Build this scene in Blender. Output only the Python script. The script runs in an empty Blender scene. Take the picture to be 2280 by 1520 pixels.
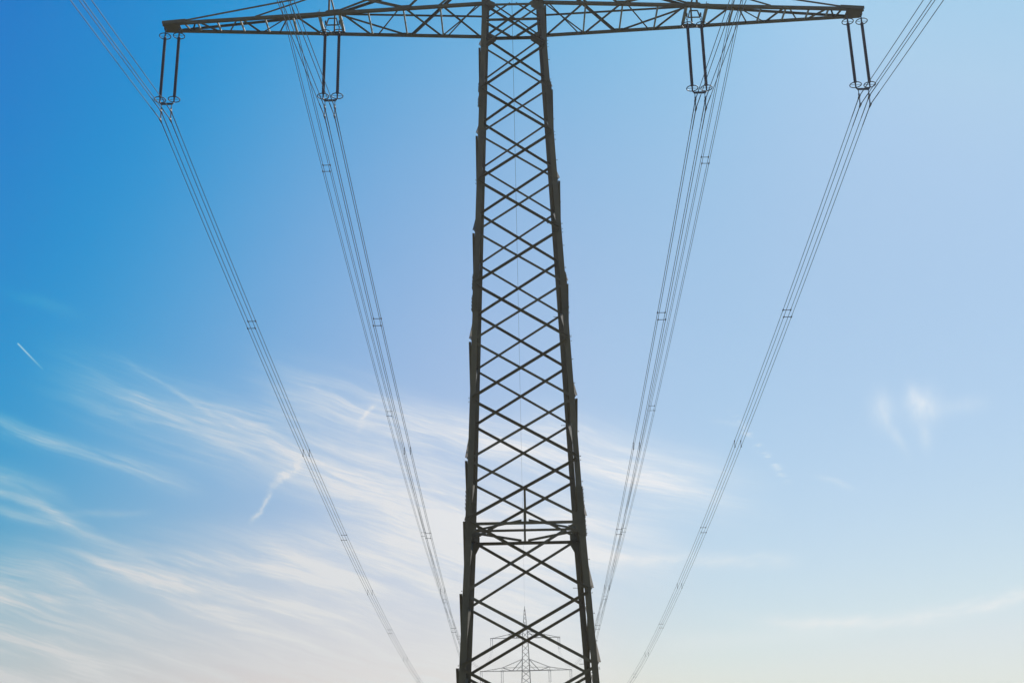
import bpy, bmesh, math, random
from mathutils import Vector, Matrix
R = math.radians
random.seed(4)
sc = bpy.context.scene
col = sc.collection

# ------------------------------------------------------------------ helpers
def V(*a): return Vector(a)

class MB:
    """collects steel sections, plates and tubes; build() links them as ONE mesh"""
    def __init__(s): s.v = []; s.f = []
    def add(s, vs, fs):
        n = len(s.v); s.v += [tuple(x) for x in vs]; s.f += [[i + n for i in f] for f in fs]
    def prism(s, prof, p0, p1, e1, e2):
        n = len(prof)
        vs = [p0 + e1 * a + e2 * b for a, b in prof] + [p1 + e1 * a + e2 * b for a, b in prof]
        fs = [[i, (i + 1) % n, n + (i + 1) % n, n + i] for i in range(n)]
        fs += [list(range(n))[::-1], list(range(n, 2 * n))]
        s.add(vs, fs)
    def angle(s, p0, p1, w, d1, d2, t=None, w2=None):
        """rolled steel angle, heel on p0-p1, one leg towards d1, the other towards d2"""
        t = t or max(0.008, w * 0.1); w2 = w2 or w
        a = (p1 - p0).normalized()
        e1 = (d1 - a * d1.dot(a)).normalized()
        e2 = a.cross(e1)
        if e2.dot(d2) < 0: e2 = -e2
        s.prism([(0, 0), (w, 0), (w, t), (t, t), (t, w2), (0, w2)], p0, p1, e1, e2)
    def box(s, c, ex, ey, ez):
        vs = [c + ex * i + ey * j + ez * k for k in (-1, 1) for j in (-1, 1) for i in (-1, 1)]
        s.add(vs, [[0, 2, 3, 1], [4, 5, 7, 6], [0, 1, 5, 4], [2, 6, 7, 3], [0, 4, 6, 2], [1, 3, 7, 5]])
    def plate(s, pts, nrm, t):
        n = len(pts); h = nrm.normalized() * (t / 2)
        vs = [p - h for p in pts] + [p + h for p in pts]
        s.add(vs, [list(range(n))[::-1], list(range(n, 2 * n))] +
              [[i, (i + 1) % n, n + (i + 1) % n, n + i] for i in range(n)])
    def tube(s, pts, r, n=6, cap=True, closed=False):
        m = len(pts); vs = []; fs = []
        for i, p in enumerate(pts):
            a = (pts[(i + 1) % m] if (closed or i < m - 1) else p) - (pts[i - 1] if (closed or i) else p)
            a.normalize()
            ref = V(0, 0, 1) if abs(a.z) < 0.9 else V(1, 0, 0)
            e1 = a.cross(ref).normalized(); e2 = a.cross(e1)
            rr = r[i] if isinstance(r, (list, tuple)) else r
            vs += [p + (e1 * math.cos(2 * math.pi * k / n) + e2 * math.sin(2 * math.pi * k / n)) * rr for k in range(n)]
        for i in range(m if closed else m - 1):
            j = (i + 1) % m
            fs += [[i * n + k, i * n + (k + 1) % n, j * n + (k + 1) % n, j * n + k] for k in range(n)]
        if cap and not closed:
            fs += [list(range(n))[::-1], list(range((m - 1) * n, m * n))]
        s.add(vs, fs)
    def torus(s, c, Rr, r, n=28, k=8):
        s.tube([c + V(math.cos(2 * math.pi * i / n), math.sin(2 * math.pi * i / n), 0) * Rr for i in range(n)], r, k, closed=True)
    def build(s, name, mat, parent=None, smooth=False, loc=None):
        me = bpy.data.meshes.new(name); me.from_pydata(s.v, [], s.f)
        bm = bmesh.new(); bm.from_mesh(me); bmesh.ops.recalc_face_normals(bm, faces=bm.faces); bm.to_mesh(me); bm.free()
        me.materials.append(mat)
        if smooth:
            for p in me.polygons: p.use_smooth = True
        o = bpy.data.objects.new(name, me); col.objects.link(o)
        if parent: o.parent = parent
        if loc: o.location = loc
        return o

def empty(name, loc, label, cat, group=None):
    o = bpy.data.objects.new(name, None); col.objects.link(o); o.location = loc
    o.empty_display_size = 0.5
    return tag(o, label, cat, group)
def tag(o, label, cat, group=None):
    o['label'] = label; o['category'] = cat
    if group: o['group'] = group
    return o
def part(parent, name):
    o = bpy.data.objects.new(name, None); col.objects.link(o); o.parent = parent
    o.empty_display_size = 0.3
    return o

# ------------------------------------------------------------------ materials
def mat(name, c1, c2, rough=0.6, metal=0.0, scale=1.5, c3=None, bump=0.0):
    m = bpy.data.materials.new(name); m.use_nodes = True
    nt = m.node_tree; N = nt.nodes; L = nt.links
    b = N['Principled BSDF']; b.inputs['Metallic'].default_value = metal
    tc = N.new('ShaderNodeTexCoord')
    mp = N.new('ShaderNodeMapping'); mp.inputs['Scale'].default_value = (1, 1, 0.35)
    L.new(tc.outputs['Object'], mp.inputs[0])
    nz = N.new('ShaderNodeTexNoise'); nz.inputs['Scale'].default_value = scale; nz.inputs['Detail'].default_value = 8
    nz.inputs['Roughness'].default_value = 0.65
    L.new(mp.outputs[0], nz.inputs['Vector'])
    cr = N.new('ShaderNodeValToRGB'); L.new(nz.outputs['Fac'], cr.inputs[0])
    e = cr.color_ramp.elements
    e[0].position = 0.35; e[0].color = (*c1, 1); e[1].position = 0.66; e[1].color = (*c2, 1)
    if c3:
        x = cr.color_ramp.elements.new(0.75); x.color = (*c3, 1)
    L.new(cr.outputs[0], b.inputs['Base Color'])
    mr = N.new('ShaderNodeMapRange'); mr.inputs[3].default_value = rough - 0.12; mr.inputs[4].default_value = rough + 0.12
    L.new(nz.outputs['Fac'], mr.inputs[0]); L.new(mr.outputs[0], b.inputs['Roughness'])
    return m
M_steel = mat('painted steel', (0.090, 0.064, 0.020), (0.142, 0.101, 0.035), 0.66, 0.0, 1.9, (0.195, 0.116, 0.047))
M_sunlit = mat('sunlit crossbar steel', (0.20, 0.19, 0.15), (0.36, 0.34, 0.28), 0.5, 0.0, 4)  # crossbar steel lightened, the sun on its edges put into the base colour
M_galv = mat('galvanised fittings', (0.07, 0.075, 0.08), (0.15, 0.155, 0.16), 0.6, 0.2, 9)
M_dark = mat('dark forged fittings', (0.035, 0.037, 0.042), (0.07, 0.072, 0.08), 0.5, 0.3, 7)
M_ins = mat('brown glazed porcelain', (0.026, 0.014, 0.020), (0.045, 0.024, 0.032), 0.6, 0.0, 6)
M_wire = mat('aluminium conductor', (0.050, 0.056, 0.065), (0.085, 0.093, 0.105), 0.5, 0.3, 3)
M_bolt = mat('weathered bolts', (0.05, 0.05, 0.045), (0.12, 0.115, 0.10), 0.5, 0.3, 20)
M_ground = mat('meadow', (0.10, 0.11, 0.05), (0.19, 0.17, 0.09), 0.9, 0.0, 0.15, (0.25, 0.21, 0.13))

# ------------------------------------------------------------------ dimensions
Z0 = 30.70                       # underside of the lower crossarm
ZN = [30.70, 28.75, 26.75, 24.75, 22.72, 20.60, 18.46, 16.26, 14.03, 11.83, 9.70, 7.24, 4.82, 2.35, 0.0]
def W(z):
    if z > 9.70: return 4.03 + (z - 9.70) * (2.483 - 4.03) / (30.70 - 9.70)
    return 4.03 + (9.70 - z) * 0.1016
ZU = 40.70                       # underside of the upper crossarm
def corner(sx, sy, z): w = W(z) / 2; return V(sx * w, sy * w, z)

def brace(mb, p0, p1, out, w, outer, flange_top, inset=0.02):
    """one diagonal lying on a tower face (outward normal out). outer: lies outside the leg with its
    free leg pointing outwards; else inside, pointing inwards. flange_top: free leg along the top edge"""
    a = (p1 - p0).normalized()
    up = V(0, 0, 1); up = (up - a * up.dot(a)); up = (up - out * up.dot(out)).normalized()
    off = out * (0.012 if outer else -(0.034))
    h = up * (w / 2 if flange_top else -w / 2)
    mb.angle(p0 + off + h, p1 + off + h, w, -up if flange_top else up, out if outer else -out)

FACES = {'front': (V(0, -1, 0), (-1, -1), (1, -1)), 'back': (V(0, 1, 0), (-1, 1), (1, 1)),
         'left': (V(-1, 0, 0), (-1, -1), (-1, 1)), 'right': (V(1, 0, 0), (1, -1), (1, 1))}

def panel_braces(face, k):
    """the two diagonals of panel k of a face, as two meshes"""
    out, A, B = FACES[face]
    zt, zb = ZN[k], ZN[k + 1]
    at, ab, bt, bb = corner(*A, zt), corner(*A, zb), corner(*B, zt), corner(*B, zb)
    # pull the ends in from the heel so that they sit on the leg flange
    def ends(p, q, s=0.07):
        d = (q - p); d.z = 0
        d = d.normalized() * s
        a = (q - p).normalized()
        return p + d + a * 0.03 + V(0, 0, -0.04), q - d - a * 0.03 + V(0, 0, 0.04)
    w = 0.078 + 0.0018 * k
    fall, rise = MB(), MB()              # fall: A-top to B-bottom
    fp, rp = ends(at, bb), ends(bt, ab)
    if face in ('front', 'back'):
        thick_fall = (k % 2 == 0)
        if face == 'front':
            brace(fall, *fp, out, w, thick_fall, True)
            brace(rise, *rp, out, w, not thick_fall, True)
        else:                            # seen from inside: the thick one carries its free leg inwards
            brace(fall, *fp, out, w, not thick_fall, True)
            brace(rise, *rp, out, w, thick_fall, True)
    else:
        if face == 'left': outer_fall = (k % 2 == 1) if k < 10 else True
        else: outer_fall = (k % 2 == 0) if k < 10 else False
        brace(fall, *fp, out, w, outer_fall, True)
        brace(rise, *rp, out, w, not outer_fall, True)
    return fall, rise

def leg_mesh(mb, sx, sy, z0, z1, w):
    mb.angle(corner(sx, sy, z0), corner(sx, sy, z1), w, V(-sx, 0, 0), V(0, -sy, 0), t=0.022)

def diaphragm(z, sink, w=0.09, diamond=True, mid=True):
    """horizontal frame inside the tower: four edge beams, a diamond and a middle bar"""
    c = {(sx, sy): corner(sx, sy, z) for sx in (-1, 1) for sy in (-1, 1)}
    h = W(z) / 2
    dn, i = V(0, 0, -1), 0.03
    m = sink('beam'); m.angle(V(-h + i, -h - .004, z), V(h - i, -h - .004, z), w * 1.15, dn, V(0, 1, 0))
    m = sink('beam'); m.angle(V(-h + i, h + .004, z), V(h - i, h + .004, z), w * 1.15, dn, V(0, -1, 0))
    for sx in (-1, 1):
        m = sink('beam'); m.angle(V(sx * (h + .004), -h + i, z), V(sx * (h + .004), h - i, z), w * 1.15, dn, V(-sx, 0, 0))
    if diamond:
        for sx in (-1, 1):
            for sy in (-1, 1):
                m = sink('bar')
                m.angle(V(sx * (h - .06), sy * .05, z + .012), V(sx * .12, sy * (h - .06), z + .012), w * .85, V(sx, sy, 0), V(0, 0, 1))
                g = sink('plate')
                g.plate([V(sx * .02, sy * (h - .13), z + .006), V(sx * .2, sy * (h - .13), z + .006), V(sx * .26, sy * (h - .02), z + .006), V(sx * .02, sy * (h - .02), z + .006)], V(0, 0, 1), .01)
    if mid:
        m = sink('bar'); m.angle(V(-h + .05, -.04, z + .03), V(h - .05, -.04, z + .03), w * .85, V(0, 1, 0), V(0, 0, 1))

def gusset(mb, sx, sy, z, out, up, dn, wd, shape=0.5):
    """corner plate on a face beside a leg: rises up, hangs dn, reaches wd along the face"""
    lat = V(-sx, 0, 0) if abs(out.y) > .5 else V(0, -sy, 0)
    off = out * 0.006
    pts = []
    for dz, f in ((up, .02), (up * .8, shape), (up * .25, 1.0), (-dn * .35, 1.0), (-dn, .30), (-dn, .02)):
        pts.append(corner(sx, sy, z + dz) + lat * (wd * f) - out * 0.03)
    mb.plate(pts, out, 0.014)

# ------------------------------------------------------------------ crossarm, shared by both pylons
def yhalf(x, x0, x1, y0, y1): return y0 + (y1 - y0) * (x - x0) / (x1 - x0)

def arm(side, z, tip, xi, zp, zt, sink, main=True):
    """half crossarm on one side. sink(kind) gives the mesh collector for the next member"""
    x0, y0 = W(z) / 2, W(z) / 2
    y1 = 0.30
    def P(x, s, dz=0.0):
        return V(side * x, s * yhalf(x, x0, tip - .25, y0, y1), z + dz)
    def top(x):                                   # height of the top chord above the bottom chord
        return zp * (tip - .15 - x) / (tip - .15 - xi) if x > xi else zp + (zt - zp) * (xi - x) / (xi - x0)
    wc = 0.155 if main else 0.12
    wf = {-1: .125 if main else .12, 1: .165 if main else .12}
    for s in (-1, 1):
        m = sink('chord')                          # bottom chord: upright leg outside, flat leg inwards
        m.angle(P(x0 + .01, s), P(tip, s), wf[s], V(0, 0, 1), V(0, -s, 0), t=.014, w2=wf[s] * .9)
        q = W(z + zt) / 2
        m = sink('chord')
        m.angle(P(tip - .35, s, .10), P(xi, s, zp), .08, V(0, 0, -1), V(0, -s, 0))
        m = sink('chord')
        m.angle(P(xi, s, zp), V(side * q, s * q, z + zt), .09, V(0, 0, -1), V(0, -s, 0))
        # upright web members in the front and back truss
        xn = x0 + (xi - x0) * .51                  # node of the web on the bottom chord
        m = sink('diagonal'); m.angle(P(xi, s, zp - .03), P(xn + .07, s, .06), .10, V(side, 0, .6), V(0, -s, 0))
        m = sink('diagonal'); m.angle(P(xn - .08, s, .06), V(side * (q + .02), s * q, z + zt - .12), .10, V(-side, 0, .6), V(0, -s, 0))
        m = sink('post'); m.angle(P(xi, s, .04), P(xi, s, zp), .075, V(side, 0, 0), V(0, -s, 0))
        if main:
            xm = (xi + xn) / 2
            if s < 0:
                m = sink('diagonal'); m.angle(P(10.5, s, .10), P(xi + .1, s, zp - .02), .045, V(0, 0, 1), V(0, -s, 0))
            if s < 0:
                m = sink('diagonal'); m.angle(P(xi - .25, s, .08), P(xm, s, zp * .52), .06, V(0, 0, 1), V(0, -s, 0))
            m = sink('diagonal'); m.angle(P(2.95, s, .08), V(side * W(z + 1.75) / 2, s * W(z + 1.75) / 2, z + 1.75), .06, V(0, 0, 1), V(0, -s, 0))
            g = sink('gusset_plate')
            n = V(0, s, 0)
            g.plate([P(xn - .30, s, .02) - n * .02, P(xn + .32, s, .02) - n * .02, P(xn + .2, s, .20) - n * .02, P(xn - .2, s, .20) - n * .02], n, .012)
            g = sink('gusset_plate')
            g.plate([P(xi - .62, s, .02) - n * .02, P(xi + .32, s, .02) - n * .02, P(xi + .14, s, .19) - n * .02, P(xi - .36, s, .22) - n * .02], n, .012)
        m = sink('strut'); qz = z + zp
        m.angle(P(xi - .05, s, zp), V(side * W(qz) / 2, s * W(qz) / 2, qz), .06, V(0, 0, -1), V(0, -s, 0))
    m = sink('strut'); m.angle(P(xi, -1, zp), P(xi, 1, zp), .07, V(0, 0, -1), V(side, 0, 0))
    # ladder of cross struts between the two bottom chords
    xs = (12.87, 12.06, 11.10, 10.08, 8.93, 7.86, 7.02, 5.84, 4.40, 2.90) if main else (9.6, 8.4, 7.0, 5.3, 3.8, 2.3)
    for i, x in enumerate(xs):
        big = main and i in (5, 6)
        m = sink('crossbar')
        zz = .028 if not big else .155
        w = .11 if big else .062
        a, b = P(x, -1, zz), P(x, 1, zz)
        a.y += .03; b.y -= .03
        m.angle(a, b, w, V(0, 0, 1), V(side, 0, 0))
    Zd = .05
    def D(xf, xb, w=.058):                         # from the front chord at xf to the back chord at xb
        m = sink('diagonal'); a, b = P(xf, -1, Zd), P(xb, 1, Zd); a.y += .04; b.y -= .04
        m.angle(a, b, w, V(side, 0, 0), V(0, 0, 1))
    if main:
        for xf, xb in ((13.45, 13.28), (12.95, 13.25), (12.95, 13.22), (12.85, 12.16), (11.22, 11.72), (11.06, 10.45),
                       (9.02, 10.38), (9.10, 9.68), (8.85, 7.98), (6.98, 5.92), (4.58, 5.62), (4.34, 2.98), (1.38, 2.72), (2.82, 1.36)):
            D(xf, xb)
    else:
        for xf, xb in ((9.5, 8.5), (7.1, 8.3), (6.9, 5.4), (3.9, 5.2), (3.7, 2.4), (1.0, 2.2)): D(xf, xb)
    # end box at the tip
    m = sink('tip_plate')
    L, Rr = tip - .70, tip - .02
    m.plate([P(L, -1, -.008), P(Rr, -1, -.008), P(Rr, 1, -.008), P(L, 1, -.008)], V(0, 0, 1), .012)
    m.plate([P(tip - .01, -1, .01), P(tip - .01, 1, .01), P(tip - .01, 1, .17), P(tip - .01, -1, .17)], V(1, 0, 0), .012)
    for s in (-1, 1):
        y = yhalf(tip - .3, x0, tip - .25, y0, y1) + .018
        m.plate([V(side * (tip - .95), s * (y + .055), z + .03), V(side * (tip + .03), s * (y - .015), z + .03),
                 V(side * (tip + .03), s * (y - .015), z + .165), V(side * (tip - .95), s * (y + .055), z + .20)], V(0, 1, 0), .012)
        m.tube([V(side * (tip + .005), s * .12, z + .08), V(side * (tip + .045), s * .12, z + .08)], .05, 8)

# ------------------------------------------------------------------ the near pylon
pyl = empty('lattice_pylon', (0, 0, 0), 'big dark olive lattice pylon in the middle, its wide crossarm along the top edge', 'pylon', 'steel pylons of the power line')
LEGW = .20
for sx, sy in ((-1, -1), (1, -1), (-1, 1), (1, 1)):
    m = MB()
    a = V(0, 0, 0)
    leg_mesh(m, sx, sy, 0.0, 9.70, LEGW + .015); leg_mesh(m, sx, sy, 9.70, Z0 + 4.0, LEGW)
    lm = m; kids = []
    # splice cover plates with bolt rows at three heights
    for zc, hh in ((26.55, .55), (18.15, .75), (9.95, .85)):
        m = MB(); b = MB()
        for axis in (0, 1):
            out = V(sx, 0, 0) if axis == 0 else V(0, sy, 0)
            lat = V(0, -sy, 0) if axis == 0 else V(-sx, 0, 0)
            p = [corner(sx, sy, zc + d) + lat * f + out * .010 for d, f in ((-hh, .01), (-hh, .18), (hh, .18), (hh, .01))]
            m.plate(p, out, .016)
            n = int(hh / .07)
            for i in range(-n, n + 1):
                if abs(i) < 2: continue
                for f in (.055, .14):
                    c = corner(sx, sy, zc + i * .07) + lat * (f + (.02 if i % 2 else -.02)) + out * .016
                    b.tube([c, c + out * (.042 if i % 2 else .026)], .017, 6)
        m.add(b.v, b.f)
        kids.append(('splice_plate', m))
    # node gussets
    for z, up, dn, wd in ((Z0, .30, .42, .52), (9.70, .42, .75, .34)):
        for axis in (0, 1):
            out = V(sx, 0, 0) if axis == 0 else V(0, sy, 0)
            m = MB(); gusset(m, sx, sy, z, out, up, dn, wd, .45); kids.append(('gusset_plate', m))
    # small bolts at the panel joints
    b = MB()
    for z in ZN[1:13]:
        for axis in (0, 1):
            out = V(sx, 0, 0) if axis == 0 else V(0, sy, 0)
            lat = V(0, -sy, 0) if axis == 0 else V(-sx, 0, 0)
            for dz in (-.07, .07):
                c = corner(sx, sy, z + dz) + lat * .09 + out * .02
                b.tube([c, c + out * .03], .016, 6)
    lm.add(b.v, b.f)
    if sx > 0:
        b = MB()                                   # climbing pegs
        zs = [2.0 + .9 * i for i in range(34)] if sy < 0 else [3.2, 5.2, 7.9, 10.2, 14.0, 18.35, 22.3]
        for i, z in enumerate(zs):
            if z > Z0 + 2: break
            d = V(1, 0, 0) if sy < 0 else V(-1, 0, 0)
            c = corner(sx, sy, z) + (V(0, .12, 0) if sy < 0 else V(-.20, -.02, 0))
            b.tube([c, c + d * (.05 if sy < 0 else .16)], .010, 6)
            b.tube([c + d * (.045 if sy < 0 else .155), c + d * (.06 if sy < 0 else .17)], .018, 6)
        lm.add(b.v, b.f)
    leg = lm.build('leg', M_steel, pyl)
    for n, q in kids: q.build(n, M_steel, leg)
for k in range(0, 14):
    for face in FACES:
        for m in panel_braces(face, k):
            m.build('diagonal_brace' if face in ('front', 'back') else 'side_brace', M_steel, pyl)
for sy in (-1, 1):                                 # hangers that carry the frame below the last crossing
    h = W(10.85) / 2; h2 = W(9.70) / 2
    m = MB(); m.angle(V(-.03, sy * (h - .03), 10.80), V(-.03, sy * (h2 - .03), 9.60), .075, V(1, 0, 0), V(0, -sy, 0))
    m.build('hanger_strut', M_steel, pyl)

def part_sink(parent, store, names):
    def sink(kind):
        m = MB(); store.append((names.get(kind, kind), m)); return m
    return sink
for z in (Z0 + .02, 9.62):
    fr = part(pyl, 'horizontal_frame'); st = []
    diaphragm(z, part_sink(fr, st, {'bar': 'brace_bar', 'beam': 'edge_beam', 'plate': 'joint_plate'}))
    for n, m in st: m.build(n, M_steel, fr)

for side in (-1, 1):
    ar = part(pyl, 'crossarm'); st = []
    arm(side, Z0, 14.34, 7.43, 1.06, 3.6, part_sink(ar, st, {'strut': 'top_strut'}), True)
    for n, m in st: m.build(n, M_sunlit if n == 'crossbar' else M_steel, ar)
    # working bracket hanging between the two inner carrying beams
    m = MB()
    for a, b in (((7.30, .30), (7.62, .30)), ((7.22, -.02), (7.30, .30)), ((7.70, -.02), (7.62, .30)), ((7.22, -.02), (7.70, -.02))):
        m.tube([V(side * a[0], .12, Z0 + .1 + a[1]), V(side * b[0], .12, Z0 + .1 + b[1])], .028, 6)
    m.build('working_bracket', M_steel, ar)

def upper_part(mbody, marm, mpeak):
    """everything of a pylon above the lower crossarm"""
    zs = [Z0 + 4.0, 36.6, 38.5, 40.70, 42.6]
    zl = [Z0, 32.65, 34.6, 36.6, 38.6, 40.70, 42.6]
    for sx in (-1, 1):
        for sy in (-1, 1):
            leg_mesh(mbody, sx, sy, Z0 + 4.0, 42.6, .15)
            a = corner(sx, sy, 42.6); b = V(sx * .06, sy * .06, 50.4)
            mpeak.angle(a, b, .10, V(-sx, 0, 0), V(0, -sy, 0))
    for face in FACES:
        out, A, B = FACES[face]
        for i in range(len(zl) - 1):
            brace(mbody, corner(*A, zl[i + 1]), corner(*B, zl[i]), out, .07, True, True)
            brace(mbody, corner(*B, zl[i + 1]), corner(*A, zl[i]), out, .07, False, True)
        zp = [42.6, 44.4, 46.0, 47.4, 48.6, 49.6]
        w0 = W(42.6) / 2
        def pc(s, z): w = w0 + (.06 - w0) * (z - 42.6) / 7.8; return V(s[0] * w, s[1] * w, z)
        for i in range(5):
            p, q = (A, B) if i % 2 else (B, A)
            brace(mpeak, pc(p, zp[i]), pc(q, zp[i + 1]), out, .055, True, True)
            brace(mpeak, pc(q, zp[i]), pc(p, zp[i + 1]), out, .055, False, True)
    mpeak.box(V(0, 0, 50.42), V(.1, 0, 0), V(0, .1, 0), V(0, 0, .06))
    mpeak.tube([V(0, 0, 50.4), V(0, 0, 50.62)], .04, 8)
    for side in (-1, 1):
        arm(side, ZU, 11.0, 5.3, 1.2, 2.2, lambda kind: marm, False)
b_, a_, p_ = MB(), MB(), MB()
upper_part(b_, a_, p_)
b_.build('upper_body', M_steel, pyl); a_.build('upper_crossarm', M_steel, pyl); p_.build('earth_wire_peak', M_steel, pyl)

# ------------------------------------------------------------------ the pylon further along the line
FX, FY = 1.57, 356.0
far = empty('lattice_pylon', (FX, FY, 0), 'small hazy pylon with two crossarms far behind the big pylon, seen between its legs', 'pylon', 'steel pylons of the power line')
for sx in (-1, 1):
    for sy in (-1, 1):
        m = MB(); leg_mesh(m, sx, sy, 0, Z0 + 4.0, .20); m.build('leg', M_steel, far)
m = MB()
for k in range(14):
    for face in FACES:
        for q in panel_braces(face, k): m.add(q.v, q.f)
diaphragm(Z0 + .02, lambda k: m); diaphragm(9.62, lambda k: m)
m.build('lattice_bracing', M_steel, far)
b_, a_, p_, l_ = MB(), MB(), MB(), MB()
upper_part(b_, a_, p_)
for side in (-1, 1): arm(side, Z0, 14.34, 7.43, 1.06, 3.6, lambda kind: l_, True)
b_.build('upper_body', M_steel, far); a_.build('crossarm', M_steel, far); l_.build('crossarm', M_steel, far); p_.build('earth_wire_peak', M_steel, far)

# ------------------------------------------------------------------ insulators
SH = .285                                           # half spacing of a twin string
ZT, ZB = 30.34, 27.39                               # ring heights below the lower crossarm (Z0)
def rod_mesh(m, x, ztop, zbot, n=62, seg=12):
    pts, rr = [], []
    L = ztop - zbot
    pts += [V(x, 0, ztop + .03), V(x, 0, ztop - .04)]; rr += [.030, .030]
    for i in range(n):
        z = ztop - .05 - (L - .10) * i / n
        d = (L - .10) / n
        r = .068 if i % 2 == 0 else .063
        pts += [V(x, 0, z), V(x, 0, z - d * .45), V(x, 0, z - d * .6)]; rr += [.052, r, .054]
    pts += [V(x, 0, zbot + .04), V(x, 0, zbot - .03)]; rr += [.030, .030]
    m.tube(pts, rr, seg)
def hw_top(m, x, zr, zattach):
    m.tube([V(x, 0, zr + .02), V(x, 0, zr + .10)], .035, 8)
    z = zr + .10; i = 0
    while z < zattach - .06:                        # chain of links up to the steelwork
        e = V(1, 0, 0) if i % 2 else V(0, 1, 0)
        h = min(.15, zattach - z)
        m.tube([V(x, 0, z + h / 2) + (e * .035 * math.cos(t) + V(0, 0, 1) * (h / 2 + .015) * math.sin(t)) for t in [2 * math.pi * j / 10 for j in range(10)]], .014, 6, closed=True)
        z += h; i += 1
    m.box(V(x, 0, zattach), V(.03, 0, 0), V(0, .05, 0), V(0, 0, .05))
def clamp(m, x, z):                                  # boat-shaped suspension clamp along the wire
    n = 9; pts = []; rr = []
    for i in range(n):
        t = i / (n - 1) * 2 - 1
        pts.append(V(x, t * .16, z - .012 - .03 * abs(t) ** 2 - 0.0)); rr.append(.022 + .020 * (1 - t * t))
    m.tube(pts, rr, 8)
    m.box(V(x, 0, z + .035), V(.018, 0, 0), V(0, .045, 0), V(0, 0, .045))
ZUP, ZLO = 26.86 - 30.70, 26.47 - 30.70             # wire heights relative to the crossarm underside
def insulator_set(xc, label, zattach, grp, y=0.0, z0=Z0, name='insulator_set', xoff=0.0):
    root = empty(name, (xc + xoff, y, z0), label, 'insulators', grp)
    zt, zb = ZT - Z0, ZB - Z0
    for s in (-1, 1):
        m = MB(); rod_mesh(m, s * SH, zt - .02, zb + .04)
        rod = m.build('insulator_rod', M_ins, root, smooth=True)
        for zz in (zt, zb):
            m = MB(); m.torus(V(s * SH, 0, zz), .228, .019)
            m.tube([V(s * SH - .225, 0, zz), V(s * SH + .225, 0, zz)], .008, 6)
            m.build('corona_ring', M_dark, rod, smooth=True)
        m = MB(); hw_top(m, s * SH, zt, zattach); m.build('top_link', M_galv, root, smooth=True)
    m = MB()
    yk = zb - .20
    m.tube([V(-SH, 0, zb + .02), V(-SH, 0, yk + .10), V(-SH + .02, 0, yk + .04), V(-SH + .07, 0, yk), V(0, 0, yk), V(SH - .07, 0, yk), V(SH - .02, 0, yk + .04), V(SH, 0, yk + .10), V(SH, 0, zb + .02)], .030, 8)
    m.box(V(0, 0, yk), V(.24, 0, 0), V(0, .012, 0), V(0, 0, .045))
    m.build('yoke', M_dark, root, smooth=False)
    for s in (-1, 1):
        x = s * .20
        hg = MB()
        hg.tube([V(x, 0, yk - .02), V(x, 0, ZUP + .08)], .016, 6)
        hg.box(V(x, 0, ZUP + .10), V(.025, 0, 0), V(0, .03, 0), V(0, 0, .03))
        clamp(hg, x, ZUP)
        for dy in (-.055, .055):                     # twin straps down to the lower wire
            hg.tube([V(x, dy * .5, ZUP + .06), V(x, dy, ZUP - .10), V(x, dy * .55, ZLO + .06)], .012, 6)
        clamp(hg, x, ZLO)
        hg.build('suspension_clamp', M_galv, root)
    return root
GRP = 'insulator sets under the lower crossarm'
insulator_set(-14.0, 'twin brown rod insulators with ring ends hanging from the left tip of the big crossarm', -.02, GRP)
insulator_set(-7.43, 'twin insulator rods under the left arm, midway between its tip and the tower', .14, GRP)
insulator_set(7.43, 'twin insulator rods under the right arm, midway between its tip and the tower', .14, GRP)
insulator_set(14.0, 'twin insulator rods with ring ends hanging from the right tip of the big crossarm', -.02, GRP)

def far_set(x, z0, label):
    m = MB()
    for s in (-1, 1):
        m.tube([V(s * SH, 0, 0), V(s * SH, 0, ZB - Z0)], .06, 8)
        m.torus(V(s * SH, 0, ZB - Z0), .225, .017, 16, 6); m.torus(V(s * SH, 0, ZT - Z0), .225, .017, 16, 6)
    m.tube([V(-SH, 0, ZB - Z0 - .2), V(SH, 0, ZB - Z0 - .2)], .03, 6)
    for s in (-1, 1): m.tube([V(s * .2, 0, ZB - Z0 - .2), V(s * .2, 0, ZLO)], .02, 6)
    o = m.build('insulator_set', M_ins, None, loc=(FX + x, FY, z0))
    return tag(o, label, 'insulators', 'insulator sets of the far pylon')
far_set(-14.0, Z0, 'faint insulators at the left tip of the far pylon\'s lower crossarm')
far_set(-7.43, Z0, 'faint insulators halfway along the left arm of the far pylon\'s lower crossarm')
far_set(7.43, Z0, 'faint insulators halfway along the right arm of the far pylon\'s lower crossarm')
far_set(14.0, Z0, 'faint insulators at the right tip of the far pylon\'s lower crossarm')
far_set(-10.6, ZU, 'faint insulators at the left tip of the far pylon\'s upper crossarm')
far_set(10.6, ZU, 'faint insulators at the right tip of the far pylon\'s upper crossarm')

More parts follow.
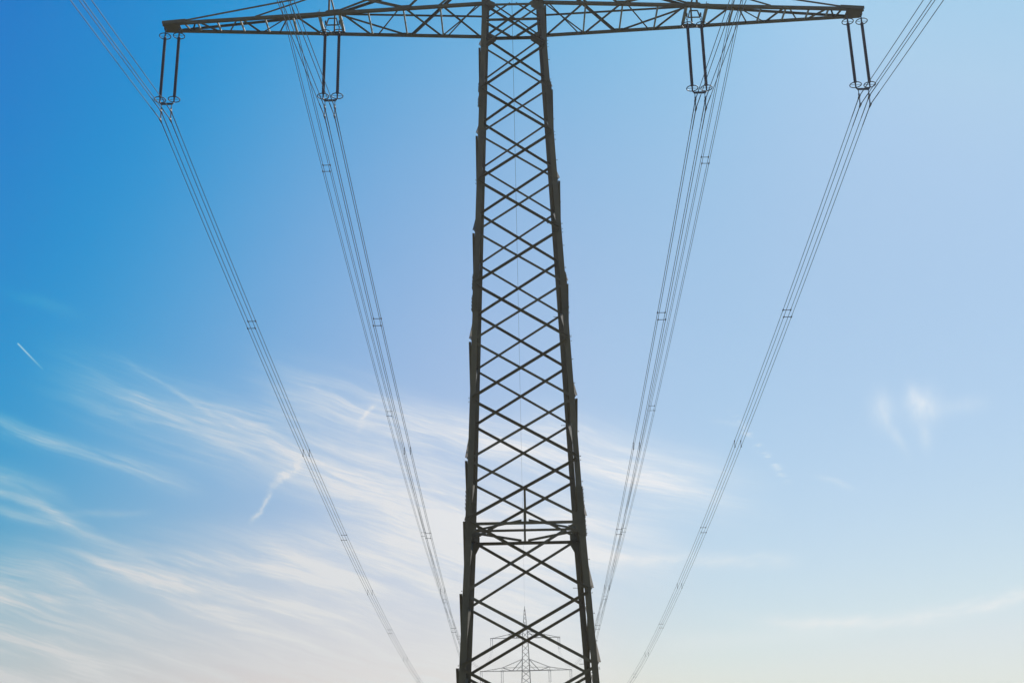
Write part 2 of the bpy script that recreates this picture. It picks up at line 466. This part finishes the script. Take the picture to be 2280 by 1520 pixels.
# ------------------------------------------------------------------ conductors
SAG_A, SAG_B = -0.1725, 0.1725 / 356.0
BACK_S, BACK_B = 0.129, 3.0e-4
def wire_pt(x, z, y, xf=FX):
    if y >= 0: return V(x + xf * y / FY, y, z + SAG_A * y + SAG_B * y * y)
    return V(x + 0.0034 * y, y, z + BACK_S * y + BACK_B * y * y)
YS = [-170, -140, -110, -85, -65, -50, -38, -28, -20, -14, -9, -5, -2.5, -1, -.16, .16, 1, 2.5, 5, 9, 14, 20, 28] + [38 + 10.6 * i for i in range(31)]
YS = [y for y in YS if y < 352] + [356.0]
def bundle(xc, zup, zlo, label, spacers):
    root = empty('conductor_bundle', (xc, 0, zlo), label, 'power line', 'four-wire conductor bundles')
    base = V(xc, 0, zlo)
    for s in (-1, 1):
        for z in (zup, zlo):
            m = MB(); m.tube([wire_pt(xc + s * .20, z, y) - base for y in YS], .0140, 6)
            # armour rods over the clamp
            m.tube([wire_pt(xc + s * .20, z, y) - base for y in (-1.3, -.7, -.16, .16, .7, 1.3)], .0195, 6)
            m.build('conductor', M_wire, root, smooth=True)
    def spacer(p0, p1):
        m = MB(); a, b = p0 - base, p1 - base
        m.tube([a, b], .017, 6)
        for p in (a, b):
            m.tube([p + V(0, -.10, .012), p + V(0, -.05, 0), p + V(0, .05, 0), p + V(0, .10, -.012)], [.024, .036, .036, .024], 8)
        m.build('spacer', M_dark, root)
    for y, upright in spacers:
        if upright:
            for s in (-1, 1): spacer(wire_pt(xc + s * .20, zup, y), wire_pt(xc + s * .20, zlo, y))
        else:
            for z in (zup, zlo): spacer(wire_pt(xc - .20, z, y), wire_pt(xc + .20, z, y))
SP_L = [(y, i % 2 == 1) for i, y in enumerate((17.0, 34.4, 52.3, 69.4, 86.8, 104.0, 122, 139, 157, 174))]
SP_U = [(y, False) for y in (18.5, 52.5, 86.8, 122, 157)]
bundle(-14.0, 26.86, 26.47, 'four dark wires with spacers running from the left tip insulators, outermost on the left', SP_L)
bundle(-7.43, 26.86, 26.47, 'four wires with spacers running from the insulators midway along the left arm', SP_L)
bundle(7.43, 26.86, 26.47, 'four wires with spacers running from the insulators midway along the right arm', SP_L)
bundle(14.0, 26.86, 26.47, 'four dark wires with spacers running from the right tip insulators, outermost on the right', SP_L)
bundle(-10.6, ZU + ZUP, ZU + ZLO, 'fainter four-wire bundle coming from above the frame behind the left arm\'s inner wires', SP_U)
bundle(10.6, ZU + ZUP, ZU + ZLO, 'fainter four-wire bundle coming from above the frame behind the right arm\'s inner wires', SP_U)
m = MB()
m.tube([V(FX * y / FY, y, 50.60 - 4 * 10.0 * (y / FY) * (1 - y / FY)) for y in [i * 356 / 40 for i in range(41)]], .011, 6)
tag(m.build('earth_wire', M_wire, smooth=True), 'single thin wire running down the middle of the big pylon to the far pylon\'s peak', 'wire')

# ------------------------------------------------------------------ ground
m = MB(); S = 4000; n = 36
g = [-S + 2 * S * i / n for i in range(n + 1)]
m.add([V(x, y, 0) for y in g for x in g], [[j * (n + 1) + i, j * (n + 1) + i + 1, (j + 1) * (n + 1) + i + 1, (j + 1) * (n + 1) + i] for j in range(n) for i in range(n)])
gr = m.build('ground', M_ground); gr['kind'] = 'structure'
# thin spring haze over the fields
m = MB(); m.box(V(0, 0, 25.5), V(4010, 0, 0), V(0, 4010, 0), V(0, 0, 26.5))
hm = bpy.data.materials.new('haze'); hm.use_nodes = True
hn = hm.node_tree; hn.nodes.clear()
pv = hn.nodes.new('ShaderNodeVolumePrincipled'); ho = hn.nodes.new('ShaderNodeOutputMaterial')
pv.inputs['Color'].default_value = (0.92, 0.94, 0.97, 1); pv.inputs['Density'].default_value = 0.00042; pv.inputs['Anisotropy'].default_value = 0.35
hn.links.new(pv.outputs[0], ho.inputs['Volume'])
hz = m.build('haze', hm); hz['kind'] = 'stuff'

# ------------------------------------------------------------------ sun and sky
SUN_AZ, SUN_EL = R(27), R(42)                       # azimuth from +Y towards +X
sun = bpy.data.lights.new('sun', 'SUN'); sun.energy = 4.4; sun.angle = R(0.5); sun.color = (1.0, 0.95, 0.87)
so = bpy.data.objects.new('sun', sun); col.objects.link(so)
sd = V(math.sin(SUN_AZ) * math.cos(SUN_EL), math.cos(SUN_AZ) * math.cos(SUN_EL), math.sin(SUN_EL))
so.rotation_euler = sd.to_track_quat('Z', 'Y').to_euler()

w = bpy.data.worlds.new('World'); sc.world = w; w.use_nodes = True
nt = w.node_tree; N = nt.nodes; L = nt.links; N.clear()
class X:
    """scalar expression in the world node tree"""
    def __init__(s, o): s.o = o
    @staticmethod
    def op(kind, *a):
        n = N.new('ShaderNodeMath'); n.operation = kind
        for i, q in enumerate(a):
            if isinstance(q, X): L.new(q.o, n.inputs[i])
            else: n.inputs[i].default_value = q
        return X(n.outputs[0])
    def __add__(s, q): return X.op('ADD', s, q)
    __radd__ = __add__
    def __sub__(s, q): return X.op('SUBTRACT', s, q)
    def __rsub__(s, q): return X.op('SUBTRACT', q, s)
    def __mul__(s, q): return X.op('MULTIPLY', s, q)
    __rmul__ = __mul__
    def __truediv__(s, q): return X.op('DIVIDE', s, q)
    def __pow__(s, q): return X.op('POWER', s, q)
def sstep(x, a, b):
    n = N.new('ShaderNodeMapRange'); n.interpolation_type = 'SMOOTHSTEP'
    L.new(x.o, n.inputs[0]); n.inputs[1].default_value = a; n.inputs[2].default_value = b
    return X(n.outputs[0])
def inv(x): return 1.0 - x
def clamp01(x): return X.op('MINIMUM', X.op('MAXIMUM', x, 0.0), 1.0)
def gauss(x, c, s): d = (x - c) * (1.0 / s); return X.op('POWER', 2.718, (d * d) * -1.0)
def noise(a, b, c=0.0, detail=6.0, rough=0.6, dist=0.0):
    cv = N.new('ShaderNodeCombineXYZ')
    for i, q in enumerate((a, b, c)):
        if isinstance(q, X): L.new(q.o, cv.inputs[i])
        else: cv.inputs[i].default_value = q
    n = N.new('ShaderNodeTexNoise'); n.inputs['Scale'].default_value = 1.0
    n.inputs['Detail'].default_value = detail; n.inputs['Roughness'].default_value = rough; n.inputs['Distortion'].default_value = dist
    L.new(cv.outputs[0], n.inputs['Vector'])
    return X(n.outputs['Fac'])
tc = N.new('ShaderNodeTexCoord'); sp = N.new('ShaderNodeSeparateXYZ'); L.new(tc.outputs['Generated'], sp.inputs[0])
dx, dy, dz = (X(sp.outputs[i]) for i in range(3))
DEG = 180 / math.pi
az = X.op('ARCTAN2', dx, dy) * DEG
el = X.op('ARCSINE', X.op('MINIMUM', X.op('MAXIMUM', dz, -1.0), 1.0)) * DEG
elp = X.op('MAXIMUM', el, 1.0)

sky = N.new('ShaderNodeTexSky'); sky.sky_type = 'NISHITA'; sky.sun_disc = False
sky.sun_elevation = SUN_EL; sky.sun_rotation = SUN_AZ; sky.altitude = 100
sky.air_density = 1.0; sky.dust_density = 1.0; sky.ozone_density = 1.0
#SKYGRADE
# the clear sky: Nishita scattering, deepened away from the sun and paled towards the sun and the horizon
elc = X.op('MAXIMUM', el, 0.0)
E_ = X.op('POWER', 2.71828, elc * (-1.0 / 14.0))
ga, ge = R(21), R(20)
cosg = dx * (math.sin(ga) * math.cos(ge)) + dy * (math.cos(ga) * math.cos(ge)) + dz * math.sin(ge)
gam = X.op('ARCCOSINE', X.op('MINIMUM', X.op('MAXIMUM', cosg, -1.0), 1.0)) * DEG
G_ = gauss(gam, 0.0, 45.0)
BK = sstep(gam, 58.0, 105.0)
BACK = ((0.46, 0.36), (0.60, 0.24), (0.80, 0.06))
EG = E_ * G_
G2 = gauss(gam, 0.0, 24.0)
E2 = X.op('POWER', 2.71828, elc * (-1.0 / 5.0))
A2 = sstep(az, -28.0, 12.0)
sep = N.new('ShaderNodeSeparateColor'); L.new(sky.outputs[0], sep.inputs[0])
COEF = ((-2.1293, 2.2363, 3.9734, -1.9792, -1.0242, -0.0896, -0.5323), (-0.0171, 0.3585, 0.6415, -0.1890, -0.2076, -0.0506, 0.0057), (0.4579, -0.1150, 0.1798, 0.2145, -0.1025, -0.1888, 0.0068))
clear = []
for i in range(3):
    k = COEF[i]
    nish = X.op('POWER', X.op('MINIMUM', X(sep.outputs[i]) * 0.10, 1.0), 1 / 2.2)
    front = (X.op('MINIMUM', X.op('MAXIMUM', nish * 0.35 + k[0] + E_ * k[1] + G_ * k[2] + EG * k[3] + G2 * k[4] + E2 * k[5] + A2 * k[6], 0.02), 1.0))
    back = E_ * BACK[i][1] + BACK[i][0]
    clear.append(front + (back - front) * BK)

# cirrus, in azimuth and elevation degrees
wob = noise(az * 0.11, el * 0.16, 3.1, 3.0, 0.5)
wob2 = noise(az * 0.5, el * 0.8, 9.4, 3.0, 0.5)
v = el + az * 0.27 + (wob - 0.5) * 1.5 + (wob2 - 0.5) * 0.12
f1 = noise(az * 0.16 + v * 0.2, v * 1.25, 1.7, 7.0, 0.62, 0.3)
f2 = noise(az * 0.30 + v * 0.9, v * 4.4, 5.2, 7.0, 0.68, 0.3)
f3 = noise(az * 0.07, v * 0.42, 8.8, 4.0, 0.5)
fibre = sstep(f2, 0.36, 0.64)
fine = sstep(noise(az * 0.55 + v * 1.3, v * 9.5, 2.9, 5.0, 0.6, 0.2), 0.34, 0.66)
strands = sstep(f1, 0.32, 0.66) * (0.46 + fibre * 0.34 + fine * 0.36)
soft = sstep(f3, 0.30, 0.68)
def inv(x): return 1.0 - x
def seg(a, b, wd, end=0.25, wave=0.0, wl=1.0):
    lx, ly = b[0] - a[0], b[1] - a[1]; ln = math.hypot(lx, ly); lx /= ln; ly /= ln
    qx, qy = az - a[0], el - a[1]
    t = qx * lx + qy * ly; d = qx * (-ly) + qy * lx
    d = d + (wob2 - 0.5) * wave
    return gauss(d, 0.0, wd) * sstep(t, -ln * end, ln * end) * inv(sstep(t, ln * (1 - end), ln * (1 + end)))
b1 = gauss(v, 10.95, 1.5) * sstep(az, -23.5, -14.0) * inv(sstep(az, 3.0, 9.0))
b2 = gauss(v, 13.9, 1.1) * sstep(az, -14.0, -6.0) * inv(sstep(az, 5.0, 13.0))
b3 = gauss(v, 15.3, 0.9) * sstep(az, -1.0, 3.0) * inv(sstep(az, 5.0, 13.0))
b4 = gauss(v, 8.1, 0.38) * inv(sstep(az, -17.5, -13.5))
b5 = gauss(el + (az + 22.0) * 0.5 + (wob2 - 0.5) * 0.8, 11.5, 0.55) * inv(sstep(az, -20.5, -17.6))
b6 = gauss(el + (az + 22.0) * 0.5 + (wob2 - 0.5) * 0.8, 12.9, 0.35) * inv(sstep(az, -21.0, -18.8))
low = inv(sstep(el - az * 0.10, 9.3, 12.8)) * inv(sstep(az, 0.5, 5.5))
dens = b1 * (0.36 + strands * 0.85) * 0.86 + b2 * (0.34 + strands * 0.9) * 0.84 + b3 * (0.40 + strands * 0.6) * 0.62
veil = gauss(v, 9.6, 1.5) * sstep(az, -11.5, -6.0) * inv(sstep(az, -1.5, 3.5))
dens = dens + veil * (0.22 + strands * 0.45)
dens = dens + b4 * (0.15 + strands * 0.8) * 0.62 + b5 * (0.15 + strands * 0.9) * 0.50
dens = dens + low * (0.16 + soft * 0.20 + inv(sstep(el, 4.0, 9.5)) * 0.26 + strands * (0.50 + soft * 0.62)) * 0.86
# streaks low on the far left that bend down into the veil
for pa, pb, wd, am in (((-23.4, 11.75), (-21.3, 11.15), 0.22, 0.55), ((-21.5, 11.25), (-19.9, 10.3), 0.20, 0.45), ((-20.1, 10.45), (-16.6, 9.1), 0.20, 0.32),
                       ((-23.4, 11.0), (-20.2, 10.35), 0.22, 0.55), ((-20.6, 10.85), (-17.0, 11.0), 0.16, 0.28), ((-23.4, 7.4), (-17.0, 6.2), 0.30, 0.30), ((-23.4, 12.6), (-20.6, 11.6), 0.45, 0.35)):
    dens = dens + seg(pa, pb, wd, 0.3, 0.5) * (0.20 + f2 * 0.7 + strands * 0.5) * am * 0.85
# thin long strands, old trails and puffs
fil = 0.35 + f2 * 1.1
dens = dens + seg((-19.4, 9.1), (-15.2, 7.7), 0.20, 0.35, 0.5) * 0.60 * fil + seg((-11.2, 9.75), (-6.6, 7.9), 0.24, 0.3, 0.5) * 0.55 * fil
dens = dens + seg((-17.9, 17.4), (-13.4, 15.1), 0.10, 0.4, 0.6) * 0.20 * fil + seg((-10.8, 16.3), (-5.0, 14.5), 0.18, 0.3, 0.5) * 0.22 * fil
dens = dens + seg((-23.4, 20.2), (-20.9, 19.5), 0.30, 0.5, 0.8) * 0.13 * fil
lump = sstep(noise(az * 1.5, el * 2.6, 2.2, 5.0, 0.6), 0.34, 0.68)
dens = dens + seg((-10.1, 13.6), (-11.1, 12.3), 0.24, 0.3, 1.6) * 0.55 * lump + seg((-11.2, 12.1), (-12.0, 10.7), 0.13, 0.2, 1.9) * 0.60 * (0.35 + lump * 0.8)
dens = dens + seg((-6.75, 16.5), (-7.3, 15.0), 0.13, 0.3, 1.2) * 0.38 * lump
dens = dens + seg((10.4, 15.0), (12.4, 12.3), 0.17, 0.25, 0.5) * 0.40 * sstep(noise(az * 1.2, el * 5.0, 7.7, 4.0, 0.6), 0.40, 0.62)
dens = dens + seg((14.0, 12.2), (15.3, 11.6), 0.14, 0.4, 0.8) * 0.22 * fil
dens = dens + seg((9.5, 14.9), (11.0, 14.7), 0.10, 0.4, 0.5) * 0.12
puff = sstep(noise(az * 2.6 + el * 0.5, el * 0.8, 14.4, 8.0, 0.68, 0.4), 0.20, 0.70) * 0.8 + 0.3
def blob(a, e, sa, se): return gauss(az, a, sa) * gauss(el, e, se)
fan = noise(az * 1.7, el * 0.9, 33.4, 8.0, 0.68, 0.2)
puff = sstep(fan, 0.28, 0.72) * 0.6 + 0.5
pf = blob(17.05, 14.9, 0.50, 0.75) * 0.40 + seg((17.15, 14.5), (17.8, 13.0), 0.22, 0.5, 0.5) * 0.26
pf = pf + blob(18.8, 14.85, 0.68, 0.70) * 0.62 + blob(18.45, 15.4, 0.22, 0.5) * 0.22 + blob(18.75, 13.6, 0.26, 0.65) * 0.28 + blob(20.5, 14.7, 0.9, 0.36) * 0.24
dens = dens + pf * puff
rag = 0.25 + sstep(noise(az * 0.7 - el * 0.9, el * 1.6, 6.1, 7.0, 0.68), 0.26, 0.76)
e1 = el + az * 0.045 + (wob2 - 0.5) * 0.5
dens = dens + gauss(e1, 9.15, 0.36) * sstep(az, 0.5, 3.5) * inv(sstep(az, 10.5, 13.5)) * rag * 0.42
e2 = el - (az - 15.0) * (az - 15.0) * 0.016 + (wob2 - 0.5) * 0.35
dens = dens + gauss(e2, 5.75, 0.30) * sstep(az, 8.0, 14.0) * rag * 0.62
e3 = el - 0.03 * az
dens = dens + gauss(e3, 4.95, 0.45) * sstep(az, 4.0, 8.0) * inv(sstep(az, 12.0, 17.0)) * 0.20
alpha = clamp01(dens) * 0.95
# a fresh vapour trail
tr = seg((-22.95, 17.98), (-21.75, 16.95), 0.036, 0.02) * inv(sstep(az, -22.7, -21.4)) * 0.72
alpha = clamp01(alpha + tr) * sstep(el, -1.0, 2.0)
warm = X.op('POWER', 2.71828, elc * -0.16)
lit = X.op('MINIMUM', G_, 1.0) * 0.21 + 0.745
CL = [lit + warm * 0.01, lit * 0.99 + warm * 0.005 + 0.012, lit * 0.98 + warm * -0.06 + 0.035]
comb = N.new('ShaderNodeCombineColor')
for i in range(3):
    c = clear[i] + (CL[i] - clear[i]) * alpha
    L.new((X.op('POWER', X.op('MAXIMUM', c, 0.0), 2.2) * 10.0).o, comb.inputs[i])
skycol = comb.outputs[0]
#ENDGRADE
bg = N.new('ShaderNodeBackground'); bg.inputs[1].default_value = 0.10
L.new(skycol, bg.inputs[0])
wo = N.new('ShaderNodeOutputWorld'); L.new(bg.outputs[0], wo.inputs[0])

# ------------------------------------------------------------------ camera
cam = bpy.data.cameras.new('camera'); co = bpy.data.objects.new('camera', cam); col.objects.link(co)
cam.sensor_fit = 'HORIZONTAL'; cam.sensor_width = 36.0; cam.lens = 2762.85 / 2280 * 36.0
cam.clip_start = 0.1; cam.clip_end = 20000
r2 = V(0.99977558, 0.00769381, -0.0197381); u2 = V(0.02116774, -0.32565236, 0.94525259); fw = V(-8.44836e-4, 0.945458272, 0.32574214)
co.matrix_world = Matrix(((r2.x, u2.x, -fw.x, -0.2819), (r2.y, u2.y, -fw.y, -43.951), (r2.z, u2.z, -fw.z, 1.65), (0, 0, 0, 1)))
sc.camera = co

sc.view_settings.view_transform = 'Standard'; sc.view_settings.look = 'None'
sc.view_settings.gamma = 1.0; sc.view_settings.use_curve_mapping = False
sc.view_settings.exposure = 0.0
sc.cycles.max_bounces = 6
sc.cycles.pixel_filter_type = 'BLACKMAN_HARRIS'; sc.cycles.filter_width = 1.5
